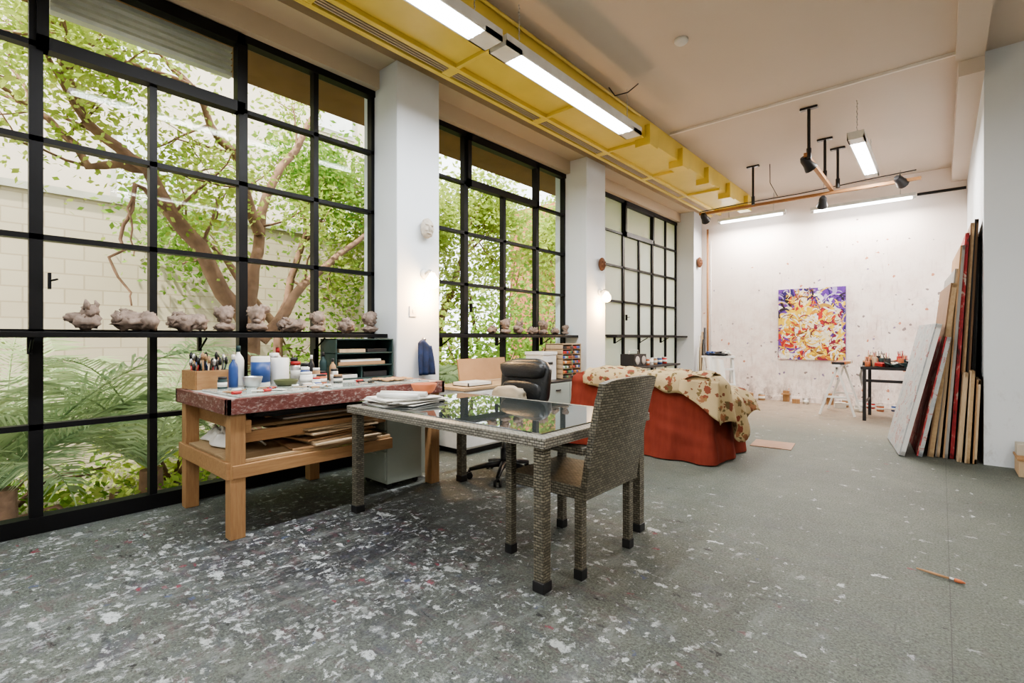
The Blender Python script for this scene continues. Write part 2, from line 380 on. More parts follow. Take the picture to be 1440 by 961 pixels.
def wallfl(x0,x1,z):
    b=B('strip_light'); b.box((x0,10.02,z),(x1,10.14,z+.05),m_lwhite); b.tube([(x0+.05,10.08,z-.02),(x1-.05,10.08,z-.02)],.016,m_tube,8)
    b.box((x0,10.07,z-.04),(x0+.05,10.09,z),m_lwhite); b.box((x1-.05,10.07,z-.04),(x1,10.09,z),m_lwhite)
    for x in (x0+.2,x1-.2): b.tube([(x,10.08,z+.05),(x,10.08,ZC)],.006,m_steel,6)
    b.done()
    l=bpy.data.lights.new('strip_lamp','AREA'); l.shape='RECTANGLE'; l.size=x1-x0-.1; l.size_y=.06; l.energy=48; l.color=(1,.90,.81)
    o=bpy.data.objects.new('strip_lamp',l); S.collection.objects.link(o); o.location=((x0+x1)/2,10.04,z-.05); o.rotation_euler=(math.radians(-10),0,0)
wallfl(-3.35,-2.15,3.50); wallfl(-1.75,-.3,3.45)
m_batten=wood('batten_wood',(.30,.14,.05),(.45,.24,.10),.6,3,0)
b=B('lighting_batten')
b.box((-3.1,8.37,3.28),(-.2,8.42,3.32),m_batten); b.box((-1.22,6.6,3.32),(-1.17,8.42,3.37),m_batten)
for (x,y,zb) in ((-1.17,6.62,3.30),(-1.19,7.8,3.34),(-1.11,8.3,3.34),(-2.23,8.3,3.30)):
    b.tube([(x,y,zb),(x,y,ZC-.002)],.017,m_dark,8); b.box((x-.09,y-.03,ZC-.025),(x+.09,y+.03,ZC-.001),m_dark)
    b.tube([(x,y,zb-.01),(x,y,zb+.12)],.026,m_dark,8)
b.tube([(-3.1,8.40,3.34),(-2.4,8.39,3.36),(-1.6,8.42,3.37),(-.8,8.4,3.40),(-.25,8.4,3.42)],.008,m_dark,6)
for (x,y,z,dx,dy,dz) in ((-1.2,6.68,3.27,.3,.5,-.5),(-3.0,8.34,3.22,0,.8,-.4),(-.42,8.34,3.30,.3,.8,-.3),(-1.3,8.34,3.18,-.2,.8,-.5)):
    d=Vector((dx,dy,dz)).normalized(); p=Vector((x,y,z))
    b.tube([p-d*.09,p-d*.05,p+d*.02,p+d*.09],[.03,.05,.055,.075],m_dark,12); b.tube([p,p+Vector((0,.03,.09))],.008,m_dark,6)
b.done(.002)
b=B('power_cable'); b.tube([(-2.66,4.6,3.86),(-2.62,4.66,3.78),(-2.5,4.72,3.80),(-2.42,4.8,3.895)],.006,m_dark,6); b.done()
b=B('hanging_flex'); b.tube([(-2.0,8.35,3.89),(-2.0,8.36,3.6),(-1.9,8.38,3.38)],.005,m_dark,6); b.done()
b=B('smoke_detector'); b.lathe([(.06,0),(.06,-.02),(.045,-.035),(.02,-.05)],(-1.775,4.355,ZC),m_lwhite); b.done()
b=B('corner_pipe'); b.tube([(-3.66,10.36,0),(-3.66,10.36,3.45)],.022,m_batten,8)
b.tube([(-3.60,10.38,0),(-3.60,10.38,3.2)],.012,m_lwhite,8); b.done()
# ------------------------------------------------------------ sconces + masks
m_bulb=EM('warm_bulb',(1,.74,.42),10)
def sconce(x,y,z):
    b=B('wall_sconce')
    b.lathe([(.05,0),(.05,.012),(.02,.02)],(x,y,z+.05),m_lwhite,16,Euler((0,math.pi/2,0)).to_matrix())
    b.tube([(x+.01,y,z+.05),(x+.08,y,z+.08),(x+.12,y,z+.06)],.012,m_steel,8)
    b.lathe([(.025,.05),(.035,.03),(.062,-.01),(.068,-.05),(.05,-.085),(.02,-.1)],(x+.12,y,z),m_bulb,18)
    b.done()
    l=bpy.data.lights.new('sconce_lamp','POINT'); l.energy=26; l.color=(1,.58,.24); l.shadow_soft_size=.05
    o=bpy.data.objects.new('sconce_lamp',l); S.collection.objects.link(o); o.location=(x+.15,y,z-.17)
sconce(-3.8,3.04,1.77); sconce(-3.8,6.30,1.82)
def mask(x,y,z,m,s=1):
    b=B('clay_mask')
    b.xf=Matrix.Translation((x+.045*s,y,z))@Matrix.Scale(s,4)
    b.blob((0,0,0),(.042,.072,.098),m,.08,4,3,1)
    b.blob((.042,0,-.01),(.016,.014,.032),m,.1,5,2,2)
    for sy in(-1,1):
        b.blob((.034,sy*.028,.03),(.014,.022,.012),m,.2,5,2,3)
        b.blob((.028,sy*.035,-.02),(.016,.02,.022),m,.1,5,2,4)
    b.blob((.036,0,-.052),(.014,.028,.010),m,.15,5,2,6)
    b.done()
mask(-3.8,3.04,2.26,m_mask); mask(-3.8,6.30,2.28,m_bmask,1.0); mask(-3.8,10.15,2.75,m_bmask,1.1)
b=B('light_switch'); b.box((-3.80,2.86,1.40),(-3.79,2.94,1.50),m_lwhite); b.box((-3.79,2.89,1.43),(-3.785,2.91,1.47),m_lwhite); b.done(.002)
# ------------------------------------------------------------ clay heads
def clayhead(y,z0,sc,seed,kind,x=-4.04):
    rnd=random.Random(seed); b=B('clay_head_sculpture')
    b.xf=Matrix.Translation((x,y,z0))@Matrix.Rotation(rnd.uniform(-1,1),4,'Z')@Matrix.Scale(sc,4)
    m=m_clay
    if kind==0:
        b.blob((0,0,.065),(.06,.07,.058),m,.2,3,3,seed); b.blob((.02,-.055,.085),(.035,.06,.034),m,.2,4,3,seed+1)
        b.blob((0,.02,.125),(.045,.045,.045),m,.25,4,3,seed+2)
        for s in(-1,1): b.tube([(s*.03,.02,.14),(s*.045,.03,.175),(s*.04,.02,.20)],[.02,.016,.004],m,8)
    elif kind==1:
        b.blob((0,0,.056),(.06,.085,.048),m,.3,3,3,seed); b.blob((.01,.07,.06),(.04,.045,.045),m,.35,4,3,seed+3)
        b.blob((.03,-.05,.07),(.03,.03,.03),m,.4,4,3,seed+5); b.blob((.045,0,.075),(.02,.02,.016),m,.3,4,2,seed+8)
        b.blob((.0,-.03,.10),(.03,.03,.02),m,.5,5,3,seed+11)
    else:
        b.blob((0,0,.036),(.055,.06,.030),m,.2,3,3,seed); b.tube([(0,0,.03),(0,.005,.08)],[.035,.03],m,10)
        b.blob((0,0,.115),(.05,.045,.058),m,.25,3,3,seed+2); b.blob((.045,0,.11),(.016,.012,.02),m,.1,4,2,seed)
        b.blob((.03,.0,.075),(.024,.026,.016),m,.2,4,2,seed+7)
        b.blob((-.02,.03,.145),(.035,.035,.03),m,.45,5,3,seed+9); b.blob((-.01,-.04,.13),(.025,.02,.03),m,.45,5,3,seed+4)
    b.done()
def y_at(px,X): u=(px-720)/690; return -X*(.7524+.6587*u)/(.6587-.7524*u)
for i,(px,sc,k) in enumerate([(122,1.0,0),(187,1.25,1),(260,1.2,1),(316,1.15,2),(362,1.25,2),(407,1.05,1),(447,1.1,2),(487,1.15,1),(520,1.15,2)]):
    clayhead(y_at(px,-4.04),1.238,sc,i*3+1,k)
for i,(px,sc,k) in enumerate([(692,.9,1),(711,1.1,2),(729,.95,0),(748,.9,1),(764,1.1,2),(780,.85,1),(795,.8,2)]):
    clayhead(y_at(px,-4.04),1.238,sc,i*5+2,k)
# ------------------------------------------------------------ workbench
b=B('workbench')
x0,x1,y0,y1=-4.10,-3.12,1.05,2.71
b.box((x0+.02,y0+.02,.80),(x1-.02,y1-.02,.838),m_bench)
b.box((x0,y0,.745),(x1,y0+.03,.84),m_fascia); b.box((x0,y1-.03,.745),(x1,y1,.84),m_fascia)
b.box((x1-.03,y0,.745),(x1,y1,.84),m_fascia); b.box((x0,y0,.745),(x0+.03,y1,.84),m_fascia)
for x in (x0+.03,x1-.11):
    for y in (y0+.03,(y0+y1)/2+.1,y1-.12):
        if x>-3.5 and 1.5<y<2.3: continue
        b.box((x,y,0),(x+.085,y+.085,.80),m_pine)
b.box((x0+.03,y0+.115,.62),(x1-.03,y0+.15,.70),m_pineh)
b.box((x0+.03,y0+.01,.36),(x1-.03,y0+.032,.46),m_pineh); b.box((x1-.05,y0+.04,.36),(x1-.02,y1-.50,.44),m_pineh)
b.box((x0+.02,y0+.04,.36),(x0+.05,y1-.5,.44),m_pineh)
b.box((x0+.05,y0+.05,.44),(x1-.05,y1-.50,.462),m_ply)
b.box((x0+.05,y0+.15,.622),(x1-.20,y1-.50,.64),m_ply)
b.box((x1-.14,y0+.1,.55),(x1-.11,y1-.5,.62),m_pineh)
b.done(.004)
rnd=random.Random(4)
b=B('glass_palette_slab'); b.box((-3.75,1.12,.84),(-3.16,1.62,.852),m_bglass,rot=(0,0,.04)); b.done(.002)
b=B('glass_palette_slab'); b.box((-3.70,1.74,.84),(-3.16,2.58,.850),m_bglass,rot=(0,0,-.02)); b.done(.002)
b=B('paint_rag'); b.grid(lambda u,v:(-3.50+.22*u,2.25+.26*v,.856+.03*abs(noise.noise(Vector((u*5,v*5,2))))),14,14,m_card); b.done(solid=.004)
b=B('scattered_brushes_and_tubes')
for i in range(30):
    x,y=rnd.uniform(-3.46,-3.22),rnd.uniform(1.15,2.15); a=rnd.random()*6.28; L=rnd.uniform(.03,.07); d=Vector((math.cos(a)*L,math.sin(a)*L,0)); p=Vector((x,y,.862))
    if i%3==0: b.tube([p-d*1.2,p+d*.6],.004,rnd.choice([m_pine,m_dark,m_lwood]),6); b.tube([p+d*.6,p+d*.9],[.007,.003],m_dark,6)
    elif i%3==1: b.tube([p-d*.6,p-d*.4,p+d*.4,p+d*.5],[.010,.010,.010,.006],rnd.choice([m_lwhite,m_steel,m_red,m_blue,m_card]),8)
    else: b.cbox((x,y,.858+.003*(i%2)),(.08,.05,.006),rnd.choice([m_paper,m_card,m_dark]),rot=(0,0,a))
b.done()
b=B('stacked_boards')
for i in range(9):
    z=.464+i*.014; w=rnd.uniform(.26,.34)
    b.cbox((-3.50+rnd.uniform(-.05,.06),1.80+rnd.uniform(-.05,.06),z+.006),(w*2,rnd.uniform(.45,.62),.011),rnd.choice([m_ply,m_card,m_lwood]),rot=(0,0,rnd.uniform(-.2,.2)))
b.done()
b=B('stacked_folders')
for i in range(7):
    z=.642+i*.013
    b.cbox((-3.70+rnd.uniform(-.04,.06),1.72+rnd.uniform(-.08,.08),z+.006),(.62,rnd.uniform(.5,.8),.012),rnd.choice([m_paper,m_card,m_green,m_dark,m_lwood]),rot=(0,0,rnd.uniform(-.14,.14)))
b.done()
b=B('folded_plastic_sheet')
b.grid(lambda u,v:(-3.98+.55*u, 1.17+.22*v+.02*math.sin(u*9), .475+.11*math.sin(v*math.pi)*(.5+.9*abs(noise.noise(Vector((u*7,v*6,1))))) ),30,16,m_lwhite)
b.done(solid=.01)
Z=.841
b=B('brush_box'); b.xf=Matrix.Translation((-3.95,1.20,Z))@Matrix.Rotation(.1,4,'Z')
w,d,h=.11,.11,.13
b.box((-w,-d,0),(w,d,.012),m_pineh)
for s in(-1,1):
    b.box((s*w-.006,-d,0),(s*w+.006,d,h),m_pineh); b.box((-w,s*d-.006,0),(w,s*d+.006,h),m_pineh)
for i in range(34):
    x=rnd.uniform(-w+.02,w-.02); y=rnd.uniform(-d+.02,d-.02); tx,ty=x+rnd.uniform(-.05,.05),y+rnd.uniform(-.05,.05); hh=rnd.uniform(.17,.26)
    mm=rnd.choice([m_pine,m_dark,m_red,m_blue,m_lwood,m_green,m_dark])
    b.tube([(x,y,.015),(tx,ty,hh-.05)],.006,mm,6); b.tube([(tx,ty,hh-.05),(tx,ty,hh-.02),(tx,ty,hh)],[.009,.013,.004],rnd.choice([m_dark,m_card,m_steel,m_dark]),6)
b.done()
def bottle(name,x,y,r,h,m,cap,z=Z):
    b=B(name); b.lathe([(r*.9,0),(r,.01),(r,h*.62),(r*.85,h*.70),(r*.35,h*.8),(r*.32,h*.86)],(x,y,z),m,16)
    b.lathe([(r*.42,h*.85),(r*.42,h*.98),(r*.3,h)],(x,y,z),cap,14); b.done()
def jar(name,x,y,r,h,m,lid,z=Z):
    b=B(name); b.lathe([(r*.9,0),(r,.008),(r,h*.78),(r*.86,h*.84)],(x,y,z),m,18); b.lathe([(r*.92,h*.84),(r*.92,h),(r*.85,h)],(x,y,z),lid,18)
    b.lathe([(r*1.01,h*.25),(r*1.01,h*.6)],(x,y,z),m_paper,18); b.done()
def bowl(name,x,y,r,h,m,z=Z):
    b=B(name); b.lathe([(r*.5,0),(r*.8,h*.35),(r,h*.97),(r*.98,h),(r*.92,h*.97),(r*.72,h*.4),(r*.4,h*.15)],(x,y,z),m,22); b.done()
bottle('turpentine_bottle',-3.76,1.31,.030,.24,m_blue,m_lwhite)
bottle('spray_bottle',-3.92,1.40,.038,.30,m_lwhite,m_green)
bowl('glass_bowl',-3.66,1.40,.065,.085,m_steel)
b=B('paper_roll'); b.xf=Matrix.Translation((-3.80,1.51,Z)); b.lathe([(.02,0),(.062,0),(.065,.01),(.065,.215),(.06,.22),(.02,.22)],(0,0,0),m_paper,24); b.lathe([(.0655,.03),(.0655,.18)],(0,0,0),m_blue,24); b.done()
b=B('paper_roll'); b.xf=Matrix.Translation((-3.82,1.66,Z)); b.lathe([(.02,0),(.062,0),(.065,.01),(.065,.20),(.06,.205),(.02,.205)],(0,0,0),m_lwhite,24); b.done()
bowl('ceramic_bowl',-3.58,1.60,.085,.055,M('olive_glaze',(.10,.11,.05),.3))
jar('paint_jar',-3.60,1.76,.045,.10,m_lwhite,m_lwhite); jar('paint_jar',-3.70,1.80,.035,.13,m_blue,m_lwhite); jar('paint_jar',-3.60,1.88,.04,.075,m_terra,m_dark)
jar('paint_jar',-3.86,1.80,.04,.17,m_steel,m_red); jar('paint_jar',-3.92,1.92,.05,.15,m_lwhite,m_dark); jar('paint_jar',-3.76,1.96,.045,.09,m_red,m_dark)
bottle('oil_bottle',-3.86,2.03,.03,.24,m_green,m_dark); bottle('oil_bottle',-4.0,1.72,.035,.28,m_lwhite,m_red)
jar('paint_jar',-3.55,1.99,.035,.07,m_dark,m_card); jar('paint_jar',-3.98,1.56,.045,.19,m_steel,m_steel)
jar('paint_jar',-3.93,1.82,.03,.20,m_dark,m_dark); jar('paint_jar',-3.72,1.90,.028,.12,m_card,m_lwhite); bottle('oil_bottle',-3.74,2.05,.026,.19,m_card,m_dark)
jar('paint_jar',-3.93,1.66,.035,.24,m_dark,m_lwhite); jar('paint_jar',-3.70,1.22,.03,.09,m_green,m_dark)
jar('paint_jar',-3.52,1.80,.030,.06,m_paper,m_red); jar('paint_jar',-3.66,2.02,.03,.11,m_steel,m_dark); bottle('oil_bottle',-3.80,1.90,.024,.22,m_dark,m_lwhite)
b=B('desktop_organiser'); ox0,ox1,oy0,oy1=-4.06,-3.80,2.11,2.68
b.box((ox0,oy0,Z),(ox1,oy0+.012,1.19),m_green); b.box((ox0,oy1-.012,Z),(ox1,oy1,1.19),m_green); b.box((ox0,oy0,Z),(ox0+.01,oy1,1.19),m_green)
for z in (Z,.95,1.06,1.18): b.box((ox0,oy0,z),(ox1,oy1,z+.01),m_green)
b.box((ox0+.02,oy0+.25,.852),(ox1-.02,oy0+.265,.95),m_green)
for (ya,yb,z,h,m) in ((.03,.22,.852,.03,m_paper),(.28,.52,.852,.05,m_dark),(.04,.5,.961,.03,m_card),(.06,.46,.992,.02,m_paper),(.05,.3,1.071,.03,m_lwood),(.32,.52,1.071,.03,m_dark)):
    b.box((ox0+.03,oy0+ya,z),(ox1-.03,oy0+yb,z+h),m)
b.done(.002)
# ------------------------------------------------------------ wicker dining table
b=B('wicker_table'); X0,X1,Y0,Y1=-3.08,-1.37,1.79,2.87; zt=.74
for (a,c) in (((X0,Y0),(X1,Y0+.10)),((X0,Y1-.10),(X1,Y1)),((X0,Y0+.10),(X0+.10,Y1-.10)),((X1-.10,Y0+.10),(X1,Y1-.10))):
    b.box((a[0],a[1],zt-.055),(c[0],c[1],zt-.006),m_wick2)
b.box((X0+.1,Y0+.1,zt-.045),(X1-.1,Y1-.1,zt-.02),m_wick)
b.box((X0+.07,Y0+.07,zt-.008),(X1-.07,Y1-.07,zt),m_glassdark)
for (x,y) in ((X0+.055,Y0+.055),(X1-.055,Y0+.055),(X0+.055,Y1-.055),(X1-.055,Y1-.055)):
    b.box((x-.03,y-.03,.035),(x+.03,y+.03,zt-.05),m_wick); b.box((x-.034,y-.034,0),(x+.034,y+.034,.05),m_dark)
b.done(.006)
b=B('newspaper_stack')
for i in range(9): b.cbox((-2.86+rnd.uniform(-.03,.03),2.12+rnd.uniform(-.04,.04),zt+.003+i*.005),(.34,.42,.0045),m_paper if i%3 else m_lwhite,rot=(0,0,rnd.uniform(-.3,.3)))
b.done()
b=B('rolled_paper'); b.tube([(-2.95,1.98,zt+.07),(-2.65,2.14,zt+.07)],.020,m_paper,12); b.tube([(-2.90,1.92,zt+.067),(-2.62,2.05,zt+.067)],.018,m_lwhite,12); b.done()
bowl('terracotta_bowl',-2.84,2.27,.095,.075,m_terra,zt+.05)
# ------------------------------------------------------------ wicker armchair
b=B('wicker_armchair'); 
b.xf=Matrix.Translation((-1.58,2.31,0))
def leg(x,y,top,tx=0):
    b.box((x-.021,y-.021,.04),(x+.021,y+.021,top),m_wick); b.box((x-.024,y-.024,0),(x+.024,y+.024,.05),m_dark)
for sy in(-1,1):
    leg(-.235,sy*.245,.63); 
    b.box((.205,sy*.245-.021,.04),(.247,sy*.245+.021,.46),m_wick); b.box((.202,sy*.245-.024,0),(.25,sy*.245+.024,.05),m_dark)
    b.box((-.262,sy*.245-.028,.62),(.26,sy*.245+.028,.655),m_wick)
b.box((-.25,-.235,.385),(.24,.235,.45),m_wick)
def backp(u,v,off):
    z=.40+.60*v; y=(-.268+.536*u)*(1+.03*v)
    x=.235+.115*v**1.2 -.03*math.sin(math.pi*u)*-1*v + off
    if v>.9: z-=.02*((abs(u-.5)*2)**4)
    return (x,y,z)
NU,NV=12,12
P=[[[b.v(backp(i/NU,j/NV,o)) for j in range(NV+1)] for i in range(NU+1)] for o in (0,.035)]
for o in (0,1):
    for i in range(NU):
        for j in range(NV): b.f([P[o][i][j],P[o][i+1][j],P[o][i+1][j+1],P[o][i][j+1]],m_wick,False)
for i in range(NU):
    for j in (0,NV): b.f([P[0][i][j],P[0][i+1][j],P[1][i+1][j],P[1][i][j]],m_wick)
for j in range(NV):
    for i in (0,NU): b.f([P[0][i][j],P[0][i][j+1],P[1][i][j+1],P[1][i][j]],m_wick)
b.done()
# ------------------------------------------------------------ pedestal
b=B('filing_pedestal')
b.box((-3.63,2.25,.045),(-3.27,2.59,.62),m_ped); b.box((-3.64,2.24,.62),(-3.26,2.58,.64),m_ped)
b.box((-3.63,2.57,.045),(-3.33,2.70,.62),m_ped)
for i,(za,zb) in enumerate(((.07,.30),(.31,.46),(.47,.61))):
    b.box((-3.62,2.235,za),(-3.28,2.25,zb),m_ped); b.box((-3.50,2.225,zb-.03),(-3.40,2.236,zb-.02),m_steel)
for x in(-3.6,-3.31):
    for y in (2.29,2.55): b.tube([(x-.012,y,.024),(x+.012,y,.024)],.024,m_dark,12); b.tube([(x,y,.03),(x,y,.06)],.01,m_dark,8)
b.done(.006)
# ------------------------------------------------------------ office chair
b=B('office_chair'); b.xf=Matrix.Translation((-2.84,3.14,0))@Matrix.Rotation(-.05,4,'Z')
for k in range(5):
    a=k*2*math.pi/5+.3; c,s=math.cos(a),math.sin(a)
    b.tube([(0,0,.12),(c*.16,s*.16,.105),(c*.30,s*.30,.075)],[.032,.024,.016],m_dark,8)
    b.tube([(c*.30,s*.30,.075),(c*.30,s*.30,.04)],.01,m_dark,8)
    for o in (-.022,.022):
        b.tube([(c*.30-s*(o-.009),s*.30+c*(o-.009),.028),(c*.30-s*(o+.009),s*.30+c*(o+.009),.028)],.028,m_dark,14)
b.tube([(0,0,.08),(0,0,.25)],.032,m_dark,14); b.tube([(0,0,.25),(0,0,.40)],.018,m_steel,12)
b.box((-.14,-.12,.39),(.14,.12,.42),m_dark)
b.blob((0,0,.475),(.26,.25,.06),m_leather,.03,2,4,1,.55)
b.blob((0,.27,.79),(.28,.06,.22),m_leather,.03,2,4,2,.45,rot=(-.12,0,0)); b.blob((0,.245,.91),(.265,.06,.075),m_leather,.04,2,3,3,.5,rot=(-.12,0,0))
b.blob((0,.225,.72),(.24,.045,.10),m_leather,.03,2,3,4,.6)
b.tube([(0,.08,.41),(0,.28,.44),(0,.30,.60)],.022,m_dark,8)
for s in(-1,1):
    b.tube([(s*.24,.14,.44),(s*.31,.12,.52),(s*.31,.06,.64),(s*.31,-.16,.655)],.017,m_dark,8); b.blob((s*.31,-.04,.665),(.035,.15,.02),m_leather,.02,2,3,5,.6)
b.done()
b=B('throw_pillow'); b.blob((-2.86,3.22,.655),(.19,.055,.12),M('beige_fabric',(.33,.29,.22),.9),.06,3,4,3,.6,rot=(-.15,0,-.05)); b.done()
# ------------------------------------------------------------ sofa
t=NT('red_slipcover'); v=t.coord()
f=t.noise(t.map(v,(5,5,1)),3,4,.6)
t.base(t.mix(f,(.13,.026,.020),(.25,.058,.038)),.95,0,.1); t.bump(t.noise(v,180,2),.3,.003)
m_sofa=t.mat
sx0,sx1,sy0,sy1=-3.18,-1.60,4.66,5.56
b=B('sofa')
def perim(s):
    L=[sx1-sx0,sy1-sy0]; per=2*sum(L); d=s*per
    segs=[((sx0,sy0),(1,0),L[0],(0,-1)),((sx1,sy0),(0,1),L[1],(1,0)),((sx1,sy1),(-1,0),L[0],(0,1)),((sx0,sy1),(0,-1),L[1],(-1,0))]
    for (p,dr,ln,nr) in segs:
        if d<=ln+1e-9: return p[0]+dr[0]*d,p[1]+dr[1]*d,nr,d/ln,ln
        d-=ln
    return sx0,sy0,(0,-1),0,1
def topz(x,y):
    a=max(0,min(1,(5.0-y)/.18)); back=.80; arm=.63
    return arm+(back-arm)*a*a*(3-2*a)
def shell(u,v):
    x,y,n,fr,ln=perim(u)
    r=.05
    qx=min(max(x,sx0+r),sx1-r); qy=min(max(y,sy0+r),sy1-r)
    d=Vector((x-qx,y-qy,0)); 
    if d.length>1e-6: d.normalize()
    nx,ny=d.x,d.y
    z=topz(x,y)*(v)
    fold=(noise.noise(Vector((x*5,y*5,v*.8)))*.050+math.sin(x*17+y*17+3*noise.noise(Vector((x*2,y*2,0))))*.010+math.sin(x*43+y*39)*.004)*(1-v)**.7
    crease=.018*noise.noise(Vector((x*3+z*5,y*3,z*7)))
    top=-.05*max(0,(v-.88)/.12)**2
    off=fold+top+crease+.035*(1-v)**2+.008
    return (qx+nx*(r+off),qy+ny*(r+off),max(.012,z))
b.grid(shell,260,28,m_sofa)
b.box((sx0+.05,sy0+.05,.03),(sx1-.05,sy1-.05,.40),m_sofa)
b.blob(((sx0+sx1)/2,sy0+.15,.66),((sx1-sx0)/2-.03,.13,.18),m_sofa,.02,3,4,2,.35)
for x in (sx0+.12,sx1-.12): b.blob((x,(sy0+sy1)/2+.05,.50),(.11,.41,.15),m_sofa,.02,3,4,3,.35)
for i in (0,1): b.blob((sx0+.50+i*.58,5.22,.44),(.29,.30,.085),m_sofa,.03,3,4,5,.45)
b.done()
t=NT('floral_throw_fabric'); v=t.coord()
vd=t.mix(.06,v,t.n('ShaderNodeTexNoise',{'Vector':v,'Scale':30.0,'Detail':3.0}).outputs[1])
c=t.mix(t.noise(v,7,3),(.36,.27,.15),(.48,.39,.24))
for sc,th,de,cols in ((10.0,.38,.6,((.17,.03,.02),(.10,.07,.03),(.24,.10,.05))),(19.0,.36,.55,((.12,.09,.04),(.16,.05,.03),(.22,.14,.06)))):
    vo=t.n('ShaderNodeTexVoronoi',{'Vector':vd,'Scale':sc}); cs=t.n('ShaderNodeSeparateColor',{0:vo.outputs['Color']})
    mk=t.m('MULTIPLY',t.m('LESS_THAN',vo.outputs['Distance'],th),t.m('LESS_THAN',cs.outputs[0],de))
    c=t.mix(t.m('MULTIPLY',mk,.9),c,t.ramp(cs.outputs[1],[(0,cols[0]),(.45,cols[1]),(.75,cols[2])],'CONSTANT'))
t.base(c,.9,0,.2); m_floral=t.mat
b=B('floral_throw')
def thr(u,v):
    x=-2.98+ (1.38)*u
    w=noise.noise(Vector((x*4,v*3,2)))
    hang=.70-.03*math.sin(u*9)-.04*u+.04*w
    pts=[(4.60,hang),(4.60,.78),(4.63,.835),(4.72,.865),(4.84,.86),(4.93,.80),(4.97,.66),(5.02,.56)]
    k=v*(len(pts)-1); i=min(int(k),len(pts)-2); f=k-i
    y=pts[i][0]*(1-f)+pts[i+1][0]*f; z=pts[i][1]*(1-f)+pts[i+1][1]*f
    return (x,y-.012*abs(w)*(1-v)*3, z+.04*noise.noise(Vector((x*5,y*8,5)))+.008*math.sin(x*22))
b.grid(thr,90,24,m_floral)
def thr2(u,v):
    y=4.58+1.0*u
    base=topz(0,y)+.04
    lowz=.32+.12*math.sin(u*7+1)+.08*noise.noise(Vector((u*5,1,1)))
    pts=[(-1.92,base-.12),(-1.86,base-.03),(-1.74,base+.015),(-1.62,base-.01),(-1.555,base-.09),(-1.54,(base+lowz)/2),(-1.50,lowz)]
    k=v*(len(pts)-1); i=min(int(k),len(pts)-2); f=k-i
    x=pts[i][0]*(1-f)+pts[i+1][0]*f; z=pts[i][1]*(1-f)+pts[i+1][1]*f
    return (x+.04*v*math.sin(y*16)+.03, y, z+.03*noise.noise(Vector((x*6,y*6,3))))
b.grid(thr2,50,28,m_floral)
def thr3(u,v):
    x=-1.88+.37*u; z=.80-(.10+.26*u)*v
    return (x,4.585-.02*v+.015*math.sin(x*25)-.01,z)
b.grid(thr3,20,16,m_floral)
b.blob((-2.62,4.86,.82),(.24,.10,.06),m_floral,.15,4,4,3,.7); b.blob((-2.05,4.84,.83),(.20,.10,.05),m_floral,.2,4,4,6,.7)
b.done(solid=.008)
# ------------------------------------------------------------ under window 2 furniture
b=B('low_cabinet'); b.box((-4.10,3.40,.06),(-3.62,4.52,.66),m_lwhite); b.box((-4.12,3.38,.66),(-3.60,4.54,.69),m_ply); b.box((-4.05,3.45,0),(-3.66,4.47,.06),m_dark)
for y in (3.41,3.97): b.box((-3.62,y,.08),(-3.605,y+.54,.64),m_lwhite); b.box((-3.605,y+.24,.56),(-3.59,y+.34,.575),m_steel)
b.done(.004)
b=B('drawing_board'); b.box((-4.06,3.72,.69),(-4.04,4.50,.96),m_card,rot=(0,-.16,0)); b.box((-4.0,3.72,.69),(-3.98,4.50,.71),m_lwood);b.done(.002)
b=B('paint_tray'); b.box((-3.9,3.5,.69),(-3.66,3.85,.70),m_lwhite)
for s in (3.5,3.84): b.box((-3.9,s,.69),(-3.66,s+.01,.73),m_lwhite)
b.box((-3.9,3.5,.69),(-3.89,3.85,.73),m_lwhite); b.box((-3.67,3.5,.69),(-3.66,3.85,.73),m_lwhite); b.done()
b=B('grey_cabinet'); b.box((-4.10,4.70,.05),(-3.60,5.75,.64),m_ped); b.box((-4.11,4.69,.64),(-3.59,5.76,.66),m_dark)
for y in (4.72,5.24): b.box((-3.60,y,.07),(-3.588,y+.50,.63),m_ped); b.box((-3.588,y+.2,.54),(-3.575,y+.3,.555),m_dark)
b.done(.004)
b=B('paint_tube_rack'); 
rx0,rx1,ry0,ry1=-3.98,-3.70,5.22,5.66
b.box((rx0,ry0,.66),(rx0+.01,ry1,1.12),m_lwood)
for y in (ry0,(ry0+ry1)/2,ry1-.012): b.box((rx0,y,.66),(rx1,y+.012,1.12),m_lwood)
for k in range(8):
    z=.66+k*.064; b.box((rx0,ry0,z),(rx1,ry1,z+.008),m_lwood)
    if k<7:
        y=ry0+.03
        while y<ry1-.03:
            cc=rnd.choice([(.5,.05,.03),(.5,.2,.05),(.05,.1,.35),(.6,.6,.55),(.1,.25,.1),(.25,.1,.05),(.05,.04,.04),(.03,.03,.03)])
            nm='tube_%d%d%d'%tuple(int(q*20) for q in cc); mm=bpy.data.materials.get(nm) or M(nm,cc,.4)
            b.tube([(rx0+.05,y,z+.027),(rx1+.01,y,z+.027)],.018,mm,6); y+=.038
b.done()
b=B('storage_box'); b.box((-4.02,4.86,.66),(-3.74,5.14,.98),m_lwhite); b.box((-4.03,4.85,.98),(-3.73,5.15,1.02),m_lwhite); b.box((-3.74,4.94,.86),(-3.732,5.06,.89),m_dark); b.done(.004)
b=B('navy_apron')
b.grid(lambda u,v:(-3.78+.045*abs(math.sin(u*8+v))*v+.015, 3.02-.08-.02*v+(.16+.05*v)*u, 1.15-.31*v+.03*math.sin(u*5)*(1-v)),20,12,m_teal)
b.tube([(-3.80,3.02,1.19),(-3.765,3.02,1.18)],.008,m_steel,8)
b.done(solid=.012)
b=B('glass_sheet_stack')
for i in range(4): b.box((-4.12+i*.03,3.26+i*.01,0.69),(-4.11+i*.03,3.36,1.18),m_bglass)
b.done()
b=B('folding_table'); b.box((-4.10,7.1,.70),(-3.60,8.8,.73),m_dark)
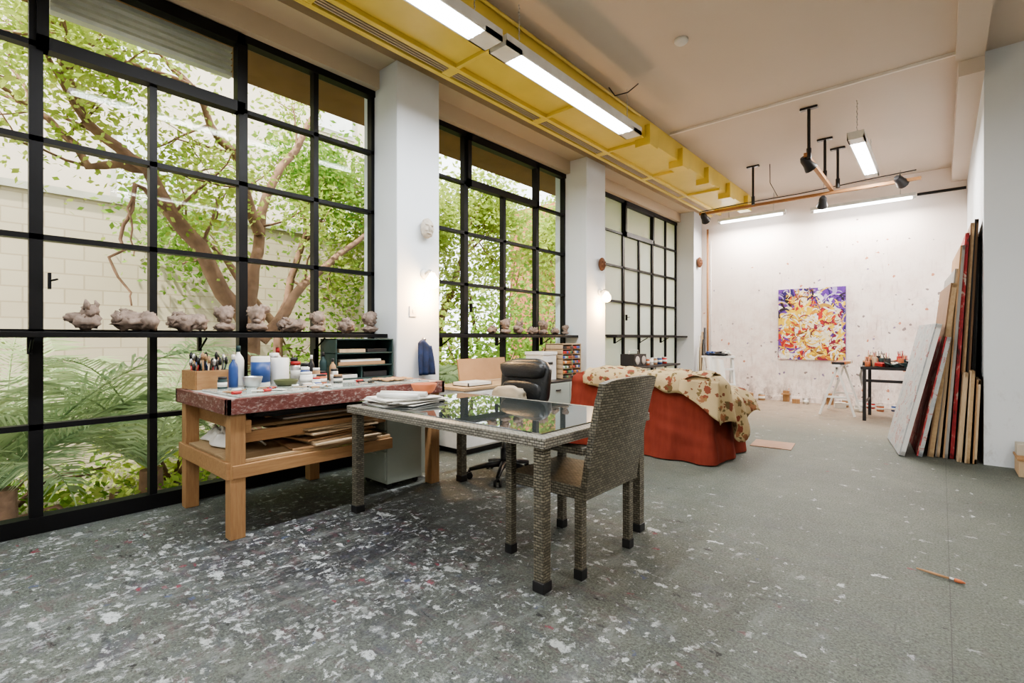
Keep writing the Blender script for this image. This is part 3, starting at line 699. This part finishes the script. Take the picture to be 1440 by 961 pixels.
for x in (-4.06,-3.64):
    for y in (7.15,8.75): b.tube([(x,y,0),(x,y,.70)],.016,m_steel,8)
b.done(.003)
b=B('portable_stereo'); b.box((-3.95,7.2,.73),(-3.70,7.62,.93),m_dark); b.lathe([(.07,0),(.07,.01),(.03,.014)],(-3.70,7.30,.83),m_steel,16,Euler((0,math.pi/2,0)).to_matrix()); b.lathe([(.07,0),(.07,.01),(.03,.014)],(-3.70,7.52,.83),m_steel,16,Euler((0,math.pi/2,0)).to_matrix())
b.tube([(-3.82,7.24,.93),(-3.82,7.26,.99),(-3.82,7.56,.99),(-3.82,7.58,.93)],.008,m_steel,6); b.done(.004)
for i,(y,m) in enumerate(((7.8,m_terra),(7.95,m_lwhite),(8.1,m_card),(8.3,m_blue),(8.5,m_red))): jar('varnish_tin',-3.78,y,.05,.12,m,m_steel,.731)
b=B('rolled_canvases')
for i in range(6): 
    x,y=-3.70+.05*(i%3),10.0+.07*(i//3); b.tube([(x,y-.1,0),(x-.02,y+.02,1.0+.08*i)],.022,[m_paper,m_lwood,m_dark][i%3],10)
b.done()
# ------------------------------------------------------------ painting : real impasto strokes
m_und=M('violet_underpaint',(.10,.035,.24),.5,0,.8,5,.3,30)
PC={}
def pc(n,c):
    PC[n]=M('oil_'+n,c,.4,0,.22,16,.35,60); return PC[n]
pc('yellow',(.80,.56,.05)); pc('cream',(.84,.74,.50)); pc('white',(.82,.80,.78)); pc('orange',(.68,.26,.04)); pc('red',(.50,.04,.03)); pc('crimson',(.24,.02,.05)); pc('pink',(.70,.42,.40)); pc('ochre',(.50,.29,.05)); pc('violet',(.13,.04,.34)); pc('indigo',(.03,.02,.14)); pc('black',(.02,.012,.02)); pc('lilac',(.42,.34,.62)); pc('brown',(.18,.07,.03)); pc('blue',(.06,.10,.40))
b=B('abstract_painting'); px0,px1,pz0,pz1=-2.34,-1.27,.79,2.11
b.box((px0,YB-.045,pz0),(px1,YB-.002,pz1),m_und)
rp=random.Random(21); layer=0
def stroke(cx,cz,L,W,ang,curv,m):
    global layer
    layer+=1; y=YB-.0455-layer*.000012
    n=12; p=Vector((cx,cz)); a=ang; pts=[]
    p=p-Vector((math.cos(a),math.sin(a)))*L/2
    for k in range(n+1):
        pts.append((p.copy(),a)); p=p+Vector((math.cos(a),math.sin(a)))*L/n; a+=curv/n
    prev=None
    for k,(q,aa) in enumerate(pts):
        w=W*.5*(math.sin(math.pi*min(1,(k+.6)/(n+1)))**.5)*(1+.35*noise.noise(Vector((k*.6,layer,0))))
        nn=Vector((-math.sin(aa),math.cos(aa)))
        A=q+nn*w; C=q-nn*w
        cl=lambda v:(min(max(v.x,px0+.002),px1-.002),y,min(max(v.y,pz0+.002),pz1-.002))
        cur=(b.v(cl(A)),b.v(cl(C)))
        if prev: b.f([prev[0],cur[0],cur[1],prev[1]],m)
        prev=cur
def region(u,v):
    e=noise.noise(Vector((u*3.5,v*3.5,4)))*.22
    if v+.45*u+e>1.08: return 'cool'
    if u+e>.96 or (v>.60 and u<.10+e): return 'cool'
    if v<.35+e and u<.42: return 'pale'
    return 'warm'
pal={'cool':['violet','violet','indigo','violet','black','violet','lilac','indigo','yellow','white'],
     'warm':['yellow','yellow','yellow','cream','white','ochre','orange','cream','white','brown','red','yellow','crimson'],
     'pale':['cream','pink','white','violet','yellow','orange','red','crimson','white','yellow','white']}
def field(u,v): return 6.3*noise.noise(Vector((u*1.7+3,v*1.7,1.5)))+.8
for (cnt,Lr,Wr) in ((130,(.20,.46),(.08,.14)),(200,(.16,.40),(.03,.07)),(230,(.08,.26),(.008,.028))):
    for _ in range(cnt):
        u,v=rp.random(),rp.random(); rg=region(u,v)
        stroke(px0+u*(px1-px0),pz0+v*(pz1-pz0),rp.uniform(*Lr),rp.uniform(*Wr),field(u,v)+rp.gauss(0,.35),rp.choice([-1,1])*rp.uniform(.4,3.2),PC[rp.choice(pal[rg])])
b.done()
for x in (-2.2,-1.5):
    b=B('wooden_easel_block'); b.box((x-.05,YB-.10,0),(x+.05,YB-.02,.20),m_pine); b.box((x-.07,YB-.16,.13),(x+.07,YB-.02,.15),m_pine); b.done(.003)
b=B('picture_rail'); b.box((-.30,YB-.03,3.52),(.29,YB-.002,3.56),m_dark); b.done()
for i,(x,y,m) in enumerate(((-.75,9.95,m_terra),(-1.05,10.2,m_lwhite),(-.55,10.1,m_blue),(-1.25,10.15,m_card),(-.9,10.25,m_red),(.0,9.6,m_lwhite),(-1.85,10.2,m_steel),(-2.6,10.25,m_card),(-1.0,9.7,m_steel))):
    jar('paint_can',x,y,.05+.01*(i%3),.10+.03*(i%2),m,m_steel,0)
for (x,y,w,h,m) in ((-2.85,10.2,.22,.12,m_card),(-1.3,9.95,.16,.09,m_paper),(-2.0,10.15,.12,.07,m_pine),(-.2,9.85,.2,.16,m_card)):
    b=B('small_box'); b.cbox((x,y,h/2),(w,w*.7,h),m,rot=(0,0,.3)); b.cbox((x,y,h+.004),(w*1.04,w*.74,.008),m,rot=(0,0,.3)); b.done(.002)
# ------------------------------------------------------------ trestle table at back
b=B('trestle_table'); b.box((-.88,8.65,.74),(-.28,9.45,.78),m_dark)
for (x,y) in ((-.84,8.7),(-.33,8.7),(-.84,9.4),(-.33,9.4)): b.box((x-.02,y-.02,0),(x+.02,y+.02,.74),m_dark)
b.box((-.84,8.69,.56),(-.33,8.71,.60),m_dark); b.box((-.34,8.7,.25),(-.32,9.4,.28),m_dark); b.box((-.85,8.7,.25),(-.83,9.4,.28),m_dark)
for i in range(60):
    x,y=rnd.uniform(-.84,-.33),rnd.uniform(8.7,9.35); mm=rnd.choice([m_red,m_lwhite,m_dark,m_card,m_paper,m_green,m_terra,m_lwood,m_dark])
    if i%3==0:
        hh=rnd.uniform(.06,.15); b.lathe([(.03,0),(.034,.01),(.034,hh),(.03,hh+.01)],(x,y,.78),mm,10)
        for q in range(3): b.tube([(x,y,.80),(x+rnd.uniform(-.04,.04),y+rnd.uniform(-.04,.04),.86+hh)],.004,rnd.choice([m_lwood,m_dark,m_red]),5)
    elif i%3==1: b.cbox((x,y,.80+.015*(i%4)),(.16,.11,.03+.03*rnd.random()),mm,rot=(rnd.uniform(-.1,.1),rnd.uniform(-.1,.1),rnd.random()*3))
    else: b.tube([(x,y,.80),(x+rnd.uniform(-.15,.15),y+rnd.uniform(-.1,.1),.85)],.012,mm,6)
b.grid(lambda u,v:(-.90+.01*math.sin(v*9),8.75+.35*u,.78-.28*v+.03*math.sin(u*9)),10,8,m_paper)
b.done()
b=B('white_sawhorse')
for y in (8.85,9.6):
    b.box((-1.32,y-.015,0),(-1.29,y+.015,.78),m_lwhite,rot=(0,.30,0)); b.box((-1.10,y-.015,0),(-1.07,y+.015,.78),m_lwhite,rot=(0,-.30,0))
    b.box((-1.32,y-.01,.28),(-1.08,y+.01,.31),m_lwhite)
b.box((-1.24,8.8,.75),(-1.15,9.65,.79),m_lwhite)
for i in range(10): b.cbox((-1.19+rnd.uniform(-.03,.03),8.9+.07*i,.81),(.16,.08,.04),rnd.choice([m_card,m_dark,m_paper,m_card,m_terra]),rot=(0,0,rnd.random()))
b.done(.003)
b=B('step_ladder'); b.xf=Matrix.Translation((-2.50,7.5,0))@Matrix.Rotation(.6,4,'Z')
for s in(-1,1):
    b.box((s*.20-.015,-.02,0),(s*.20+.015,.02,.93),m_lwhite,rot=(-.24,0,0),piv=(0,0,.93)); b.box((s*.20-.012,-.015,0),(s*.20+.012,.015,.93),m_lwhite,rot=(.24,0,0),piv=(0,0,.93))
for z in(.25,.5,.72): b.box((-.2,-.06-(.93-z)*.24,z),(.2,.04-(.93-z)*.24,z+.025),m_lwhite)
b.box((-.22,-.08,.90),(.22,.08,.93),m_lwhite)
b.blob((0,0,.955),(.15,.08,.035),m_dark,.4,5,3,3); b.blob((.1,0,.97),(.07,.07,.035),m_paper,.4,5,3,6); b.blob((-.1,.0,.97),(.06,.06,.03),m_blue,.4,5,3,8)
b.grid(lambda u,v:(-.20+.26*u,-.09-.16*v-.03*math.sin(u*11),.93-.35*v-.06*u),14,8,m_paper)
b.done(.002)
b=B('cardboard_mat'); b.box((-1.62,5.85,0.001),(-1.22,6.25,.008),M('tan_card',(.36,.24,.18),.9),rot=(0,0,.1)); b.done()
# ------------------------------------------------------------ leaning canvases
t=NT('painted_canvas_face'); v=t.coord()
n=t.noise(v,7,5,.7,1)
c=t.ramp(n,[(.3,(.16,.18,.22)),(.42,(.36,.39,.41)),(.56,(.44,.46,.46)),(.61,(.32,.10,.10)),(.66,(.48,.47,.44)),(.76,(.20,.28,.32))]); t.base(c,.7); m_cvs=t.mat
t=NT('red_canvas_edge'); v=t.coord()
c=t.ramp(t.noise(t.map(v,(1,1,.4)),14,4,.7,1),[(.35,(.08,.02,.02)),(.45,(.34,.03,.04)),(.56,(.38,.05,.05)),(.64,(.5,.42,.36))]); t.base(c,.7); m_cvr=t.mat
m_brown=wood('brown_board',(.16,.09,.05),(.30,.18,.10),.7,2,2)
m_gboard=wood('grey_board',(.22,.21,.20),(.38,.37,.35),.7,2,2)
def canvas(x,y,th,L,H,xt,m,mf,yaw=0):
    lean=math.asin(max(-.9,min(.9,(xt-x)/H)))
    b=B('leaning_canvas')
    b.xf=Matrix.Translation((x+th,y,.002))@Matrix.Rotation(math.radians(yaw),4,'Z')@Matrix.Rotation(lean,4,'Y')
    b.box((-th,0,0),(-th+.012,L,H),mf)
    for (a,c) in (((-th+.012,0,0),(0,.045,H)),((-th+.012,L-.045,0),(0,L,H)),((-th+.012,0,0),(0,L,.045)),((-th+.012,0,H-.045),(0,L,H))): b.box(a,c,m)
    b.done(.002)
canvas(-.33,6.33,.05,1.0,1.36,-.04,m_lwhite,m_cvs,9)
canvas(-.19,6.40,.045,.9,1.22,.03,m_cvs,m_cvr,6)
canvas(-.11,6.46,.05,1.2,1.74,.07,m_ply,m_brown,4)
canvas(-.05,6.50,.035,1.4,1.88,.10,m_lwood,m_gboard,3)
canvas(.01,6.47,.035,1.3,2.10,.14,m_gboard,m_card,2)
canvas(.06,6.50,.03,1.5,2.22,.175,m_cvr,m_cvr,1)
canvas(.105,6.55,.03,1.5,2.32,.215,m_ply,m_brown,1)
canvas(.15,6.60,.03,1.5,2.36,.245,m_brown,m_dark,0)
canvas(.20,6.70,.03,1.6,2.2,.265,m_dark,m_dark,0)
canvas(.11,6.38,.035,.5,.86,.16,m_lwood,m_lwood,2)
canvas(.165,6.36,.035,.5,.88,.205,m_ply,m_lwood,1)
canvas(.22,6.38,.03,.5,.80,.25,m_lwood,m_card,0)
b=B('wooden_crate'); b.box((.50,6.05,0),(.80,6.38,.14),m_lwood); b.box((.49,6.04,.14),(.81,6.39,.16),m_pineh); b.box((.50,6.2,.16),(.8,6.36,.26),m_concrete); b.done(.003)
b=B('paintbrush'); b.xf=Matrix.Translation((.00,3.25,.012))@Matrix.Rotation(-.25,4,'Z')
b.tube([(-.10,0,0),(-.04,0,0),(.03,0,0)],[.004,.007,.006],m_card,8); b.tube([(.03,0,0),(.05,0,0)],.008,m_steel,8); b.tube([(.05,0,0),(.07,0,0),(.09,0,0)],[.009,.010,.003],m_terra,8); b.done()
# ------------------------------------------------------------ exterior
t=NT('block_wall'); v=t.coord(); 
vv=t.n('ShaderNodeCombineXYZ'); sp=t.n('ShaderNodeSeparateXYZ',{0:v}); t.nt.links.new(sp.outputs[1],vv.inputs[0]); t.nt.links.new(sp.outputs[2],vv.inputs[1])
br=t.n('ShaderNodeTexBrick',{'Vector':vv.outputs[0],'Color1':(.60,.51,.40,1),'Color2':(.55,.46,.35,1),'Mortar':(.42,.34,.25,1),'Scale':1.0,'Mortar Size':.010,'Brick Width':.42,'Row Height':.21})
c=t.mix(t.m('MULTIPLY',t.noise(v,1.4,4,.7),.5),br.outputs[0],(.40,.32,.24)); t.base(c,.9,0,.2); m_block=t.mat
m_build=M('pale_render',(.60,.51,.41),.9,0,.08,1)
m_brick=M('red_brick',(.35,.12,.07),.9,0,.25,6)
m_gnd=M('garden_soil',(.10,.09,.055),.95,0,.5,3,.5,10)
b=B('garden_ground'); b.box((-30,-20,-.9),(-4.36,30,-.7),m_gnd); b.done()
b=B('garden_wall'); b.box((-9.6,-12,-.7),(-9.3,7.5,3.2),m_block); b.box((-9.65,-12,3.2),(-9.25,7.5,3.3),m_concrete); b.done()
b=B('neighbour_building'); b.box((-16,-14,-.7),(-12,9,11),m_build)
for y in (-6,-2,2,6):
    for z in (3.8,6.5): b.box((-12.02,y,z),(-11.95,y+1.2,z+1.5),m_concrete); b.box((-11.96,y+.1,z+.1),(-11.93,y+1.1,z+1.4),m_lwhite)
b.done()
b=B('brick_building'); b.box((-15,17,-.7),(-9,26,7),m_brick)
for z in (1,3.5): 
    for y in (18,21,24): b.box((-9.02,y,z),(-8.95,y+1.2,z+1.4),m_lwhite)
b.box((-11,16.9,3),(-10,17.0,4.5),m_lwhite)
b.done()
b=B('roof_eave'); b.box((-5.05,-3.4,3.66),(-4.36,YB+.5,3.80),M('eave_timber',(.24,.13,.07),.8)); b.done()
def leafmat(name,c1,c2,tr=.45):
    t=NT(name); v=t.coord(); f=t.m('MULTIPLY_ADD',t.noise(v,2.2,3),2.4,-.7,clamp=True)
    col=t.mix(f,c1,c2)
    d=t.n('ShaderNodeBsdfDiffuse',{0:col}); tl=t.n('ShaderNodeBsdfTranslucent',{0:col})
    mx=t.n('ShaderNodeMixShader',{0:tr,1:d.outputs[0],2:tl.outputs[0]}); t.nt.links.new(mx.outputs[0],t.out.inputs[0]); return t.mat
m_leaf=leafmat('tree_leaves',(.22,.32,.06),(.52,.56,.17))
m_leaf2=leafmat('shrub_leaves',(.10,.23,.04),(.34,.45,.11))
m_palm=leafmat('palm_leaves',(.24,.34,.17),(.54,.59,.36))
m_bark=M('bark',(.21,.12,.08),.9,0,.4,6,.6,25)
def rv(r,s=1): return Vector((r.gauss(0,s),r.gauss(0,s),r.gauss(0,s)))
def leaves(b,c,n,sp,size,m,r):
    for _ in range(n):
        p=Vector(c)+Vector((r.gauss(0,sp[0]),r.gauss(0,sp[1]),r.gauss(0,sp[2])))
        if p.x>-4.75: continue
        if p.z<-.68: p.z=-.68+abs(p.z+.68)*.3
        d=rv(r).normalized(); d.z=d.z*.6-.25; d.normalize()
        w=d.cross(rv(r)).normalized(); L=size*r.uniform(.6,1.3); W=L*.27
        b.f([b.v(p),b.v(p+d*L*.5+w*W),b.v(p+d*L),b.v(p+d*L*.5-w*W)],m)
def tree(name,limbs,seed,leafm,nl=16,ls=.10,depth=3,spread=.17):
    r=random.Random(seed); b=B(name)
    def grow(p,d,L,rad,k):
        pts=[p]; q=p.copy(); dd=d.copy()
        for i in range(4):
            dd=(dd+rv(r,.13)+Vector((0,0,.03))).normalized(); q=q+dd*L/4; 
            if q.x>-4.9: q.x=-4.9
            pts.append(q.copy())
        b.tube(pts,[rad*(1-.12*i) for i in range(5)],m_bark,6 if k>1 else 4,False)
        if k<=1:
            for pp in pts[1:]: leaves(b,pp,nl,(spread,)*3,ls,leafm,r)
        if k>0:
            for _ in range(3 if k>1 else 2):
                nd=(dd+rv(r,.55)).normalized(); pick=pts[r.choice((2,3,4))]
                grow(pick,nd,L*.72,rad*.5,k-1)
    for pts,r0,r1,k in limbs:
        P=[Vector(p) for p in pts]; n=len(P)
        Q=[]
        for i in range(n-1):
            for j in range(4):
                f=j/4; Q.append(P[i].lerp(P[i+1],f)+rv(r,.02))
        Q.append(P[-1])
        b.tube(Q,[r0+(r1-r0)*i/(len(Q)-1) for i in range(len(Q))],m_bark,8,False)
        if k==0: continue
        d=(P[-1]-P[-2]).normalized()
        for _ in range(3): grow(P[-1],(d+rv(r,.45)).normalized(),.8,r1*.7,k)
        for i in range(len(Q)//2,len(Q)-1,2): grow(Q[i],(d*.4+rv(r,.7)).normalized(),.7,r1*.5,max(1,k-1))
    b.done()
def W(px,py,X):
    u=(px-720)/690; d=-X/(.6587-.7524*u); return (X,d*(.7524+.6587*u),1.2+(475-py)*d/690)
tree('garden_tree',[
 ([(-6.5,2.5,-.75),W(350,470,-6.5),W(280,350,-6.4),W(205,240,-6.3),W(120,170,-6.2)],.13,.045,2),
 ([W(350,470,-6.5),W(358,380,-6.6),W(375,270,-6.7),W(450,150,-6.8)],.10,.035,2),
 ([W(365,330,-6.6),W(330,220,-6.4),W(270,120,-6.2)],.07,.03,2),
 ([W(370,480,-6.6),W(430,400,-6.8),W(520,325,-7.0)],.08,.035,2),
 ([W(240,300,-6.35),W(195,260,-6.2),W(175,320,-6.1),W(160,380,-6.0),W(185,430,-6.0)],.025,.008,0),
 ([W(195,262,-6.2),W(180,310,-6.1),W(188,360,-6.0)],.015,.006,0),
 ([W(205,240,-6.3),W(130,230,-6.6),W(40,150,-6.8)],.05,.03,2),
],11,m_leaf,26,.075,3,.20)
tree('garden_tree',[([(-8.0,6.6,-.75),(-8.0,6.8,1.5),(-7.8,7.3,3.0)],.12,.05,3),([(-8.0,6.7,1.2),(-7.6,6.2,2.6)],.08,.04,3)],5,m_leaf,18,.11,3,.25)
tree('garden_tree',[([(-8.3,3.6,-.75),(-8.3,3.6,1.5),(-8.1,3.9,2.8)],.10,.05,3),([(-8.3,3.5,1.4),(-8.1,2.7,2.4)],.07,.04,2)],15,m_leaf2,15,.10,3,.28)
tree('garden_tree',[([(-8.5,11.5,-.75),(-8.4,11.6,1.5),(-8.2,11.9,3.2)],.14,.05,3),([(-8.4,11.5,1.2),(-7.8,10.8,2.8)],.08,.04,3)],8,m_leaf,16,.13,3,.28)
def shrub(c,r3,n,seed,m=None,size=.12):
    r=random.Random(seed); b=B('garden_shrub')
    for i in range(7):
        a=r.random()*6.28; e=(c[0]+math.cos(a)*r3[0]*.7,c[1]+math.sin(a)*r3[1]*.7,c[2]+r3[2]*.6)
        b.tube([(c[0],c[1],-.72),((c[0]+e[0])/2,(c[1]+e[1])/2,c[2]*.5),e],[.03,.02,.008],m_bark,5)
    leaves(b,c,n,(r3[0]*.5,r3[1]*.5,r3[2]*.5),size,m or m_leaf2,r); b.done()
for i,(c,r3,n) in enumerate([((-6.9,5.4,.7),(1.0,.9,1.3),2400),((-6.6,6.7,.5),(1,1.1,1.2),2400),((-6.8,8.2,.9),(1.0,1.2,1.5),2400),((-7.0,10.2,.8),(1.0,1.3,1.5),2000),
      ((-7.0,3.9,.1),(.7,.6,.9),1300),((-7.0,12.5,.8),(1,1.3,1.6),1600),((-8.4,8.8,2.4),(.8,1.5,1.6),2000)]):
    shrub(c,r3,n,i+20,m_leaf2 if i%3 else m_leaf)
for i,(c,r3,n) in enumerate([((-5.6,.9,-.5),(.7,1.0,.3),900),((-6.9,.2,-.45),(.9,1.3,.4),1100),((-7.6,1.9,-.4),(.9,1.0,.5),1100),((-5.5,2.2,-.5),(.6,.9,.3),700)]):
    shrub(c,r3,n,i+40,m_leaf2 if i%2 else m_leaf,.10)
def palm(c,n,L,seed,zc=.0,lift=1.1,trunk=.09,lo=.35,lw=.026,ll0=.55):
    r=random.Random(seed); b=B('garden_palm')
    b.tube([(c[0],c[1],-.72),(c[0],c[1],zc)],[trunk*1.2,trunk],m_bark,10)
    for k in range(n):
        a=k*2*math.pi/n+r.uniform(-.2,.2); up=r.uniform(lo,lift)
        d=Vector((math.cos(a),math.sin(a),up)).normalized(); LL=L*r.uniform(.8,1.1)
        if d.x>.2: LL=min(LL,(-4.50-c[0])/d.x)
        p=Vector((c[0],c[1],zc)); pts=[p.copy()]; dd=d.copy(); ns=18
        for i in range(ns): 
            dd=(dd+Vector((0,0,-.085*(.6+i/ns)))).normalized(); p=p+dd*LL/ns; p.x=min(p.x,-4.47); pts.append(p.copy())
        b.tube(pts,[.014*(1-i/(ns+2)) for i in range(ns+1)],m_palm,5,False)
        for i in range(2,ns+1):
            for h in (0,.33,.66):
                q=pts[i-1].lerp(pts[i],h); tan=(pts[i]-pts[i-1]).normalized(); side=tan.cross(Vector((0,0,1))).normalized()
                ll=ll0*max(.6,LL/1.8)*math.sin(math.pi*min(1,(i+h)/ns*.8+.22))+.05
                for s in(-1,1):
                    ld=(side*s*.75+tan*.62+Vector((0,0,.05))+rv(r,.06)).normalized(); wv=tan*lw*.55
                    m1=q+ld*ll*.5+Vector((0,0,.01)); e=q+ld*ll+Vector((0,0,-.06*ll/.3))
                    if e.x>-4.4: continue
                    b.f([b.v(q-wv*.5),b.v(m1-wv),b.v(m1+wv),b.v(q+wv*.5)],m_palm); b.f([b.v(m1-wv),b.v(e),b.v(m1+wv)],m_palm)
    b.done()
palm((-5.6,.25),17,2.4,3,.0,2.4,.10,.8); palm((-5.7,-1.0),12,2.1,4,.0,1.9,.1,.7); palm((-6.1,1.35),15,2.3,9,-.15,2.4,.1,.9,.026,.48); palm((-5.8,4.4),12,1.2,12,.3,1.5,.07,.6,.05,.6)
# ------------------------------------------------------------ lights / world
w=bpy.data.worlds.new('sky'); S.world=w; w.use_nodes=True
bg=w.node_tree.nodes['Background']; bg.inputs[0].default_value=(.93,.96,1,1); bg.inputs[1].default_value=3.0
sn=bpy.data.lights.new('sun','SUN'); sn.energy=7.5; sn.angle=math.radians(2); sn.color=(1,.95,.86)
so=bpy.data.objects.new('sun',sn); S.collection.objects.link(so); so.rotation_euler=Vector((.24,-.52,.85)).to_track_quat('Z','Y').to_euler(); so.location=(5,0,12)
for (a,c) in ((.01,2.72),(3.23,5.95),(7.05,9.98),(-3.2,-.5)):
    l=bpy.data.lights.new('window_portal','AREA'); l.shape='RECTANGLE'; l.size=3.5; l.size_y=c-a; l.cycles.is_portal=True
    o=bpy.data.objects.new('window_portal',l); S.collection.objects.link(o); o.location=(-4.3,(a+c)/2,1.8); o.rotation_euler=(0,-math.pi/2,0)
# ------------------------------------------------------------ camera
cd=bpy.data.cameras.new('camera'); co=bpy.data.objects.new('camera',cd); S.collection.objects.link(co)
co.location=(0,0,1.2); co.rotation_euler=(math.radians(90),0,math.radians(41.2)); cd.sensor_width=36; cd.lens=17.25; cd.shift_y=-.0038; cd.clip_start=.05
S.camera=co
S.view_settings.view_transform='AgX'; S.view_settings.look='AgX - Medium High Contrast'; S.view_settings.exposure=0.68
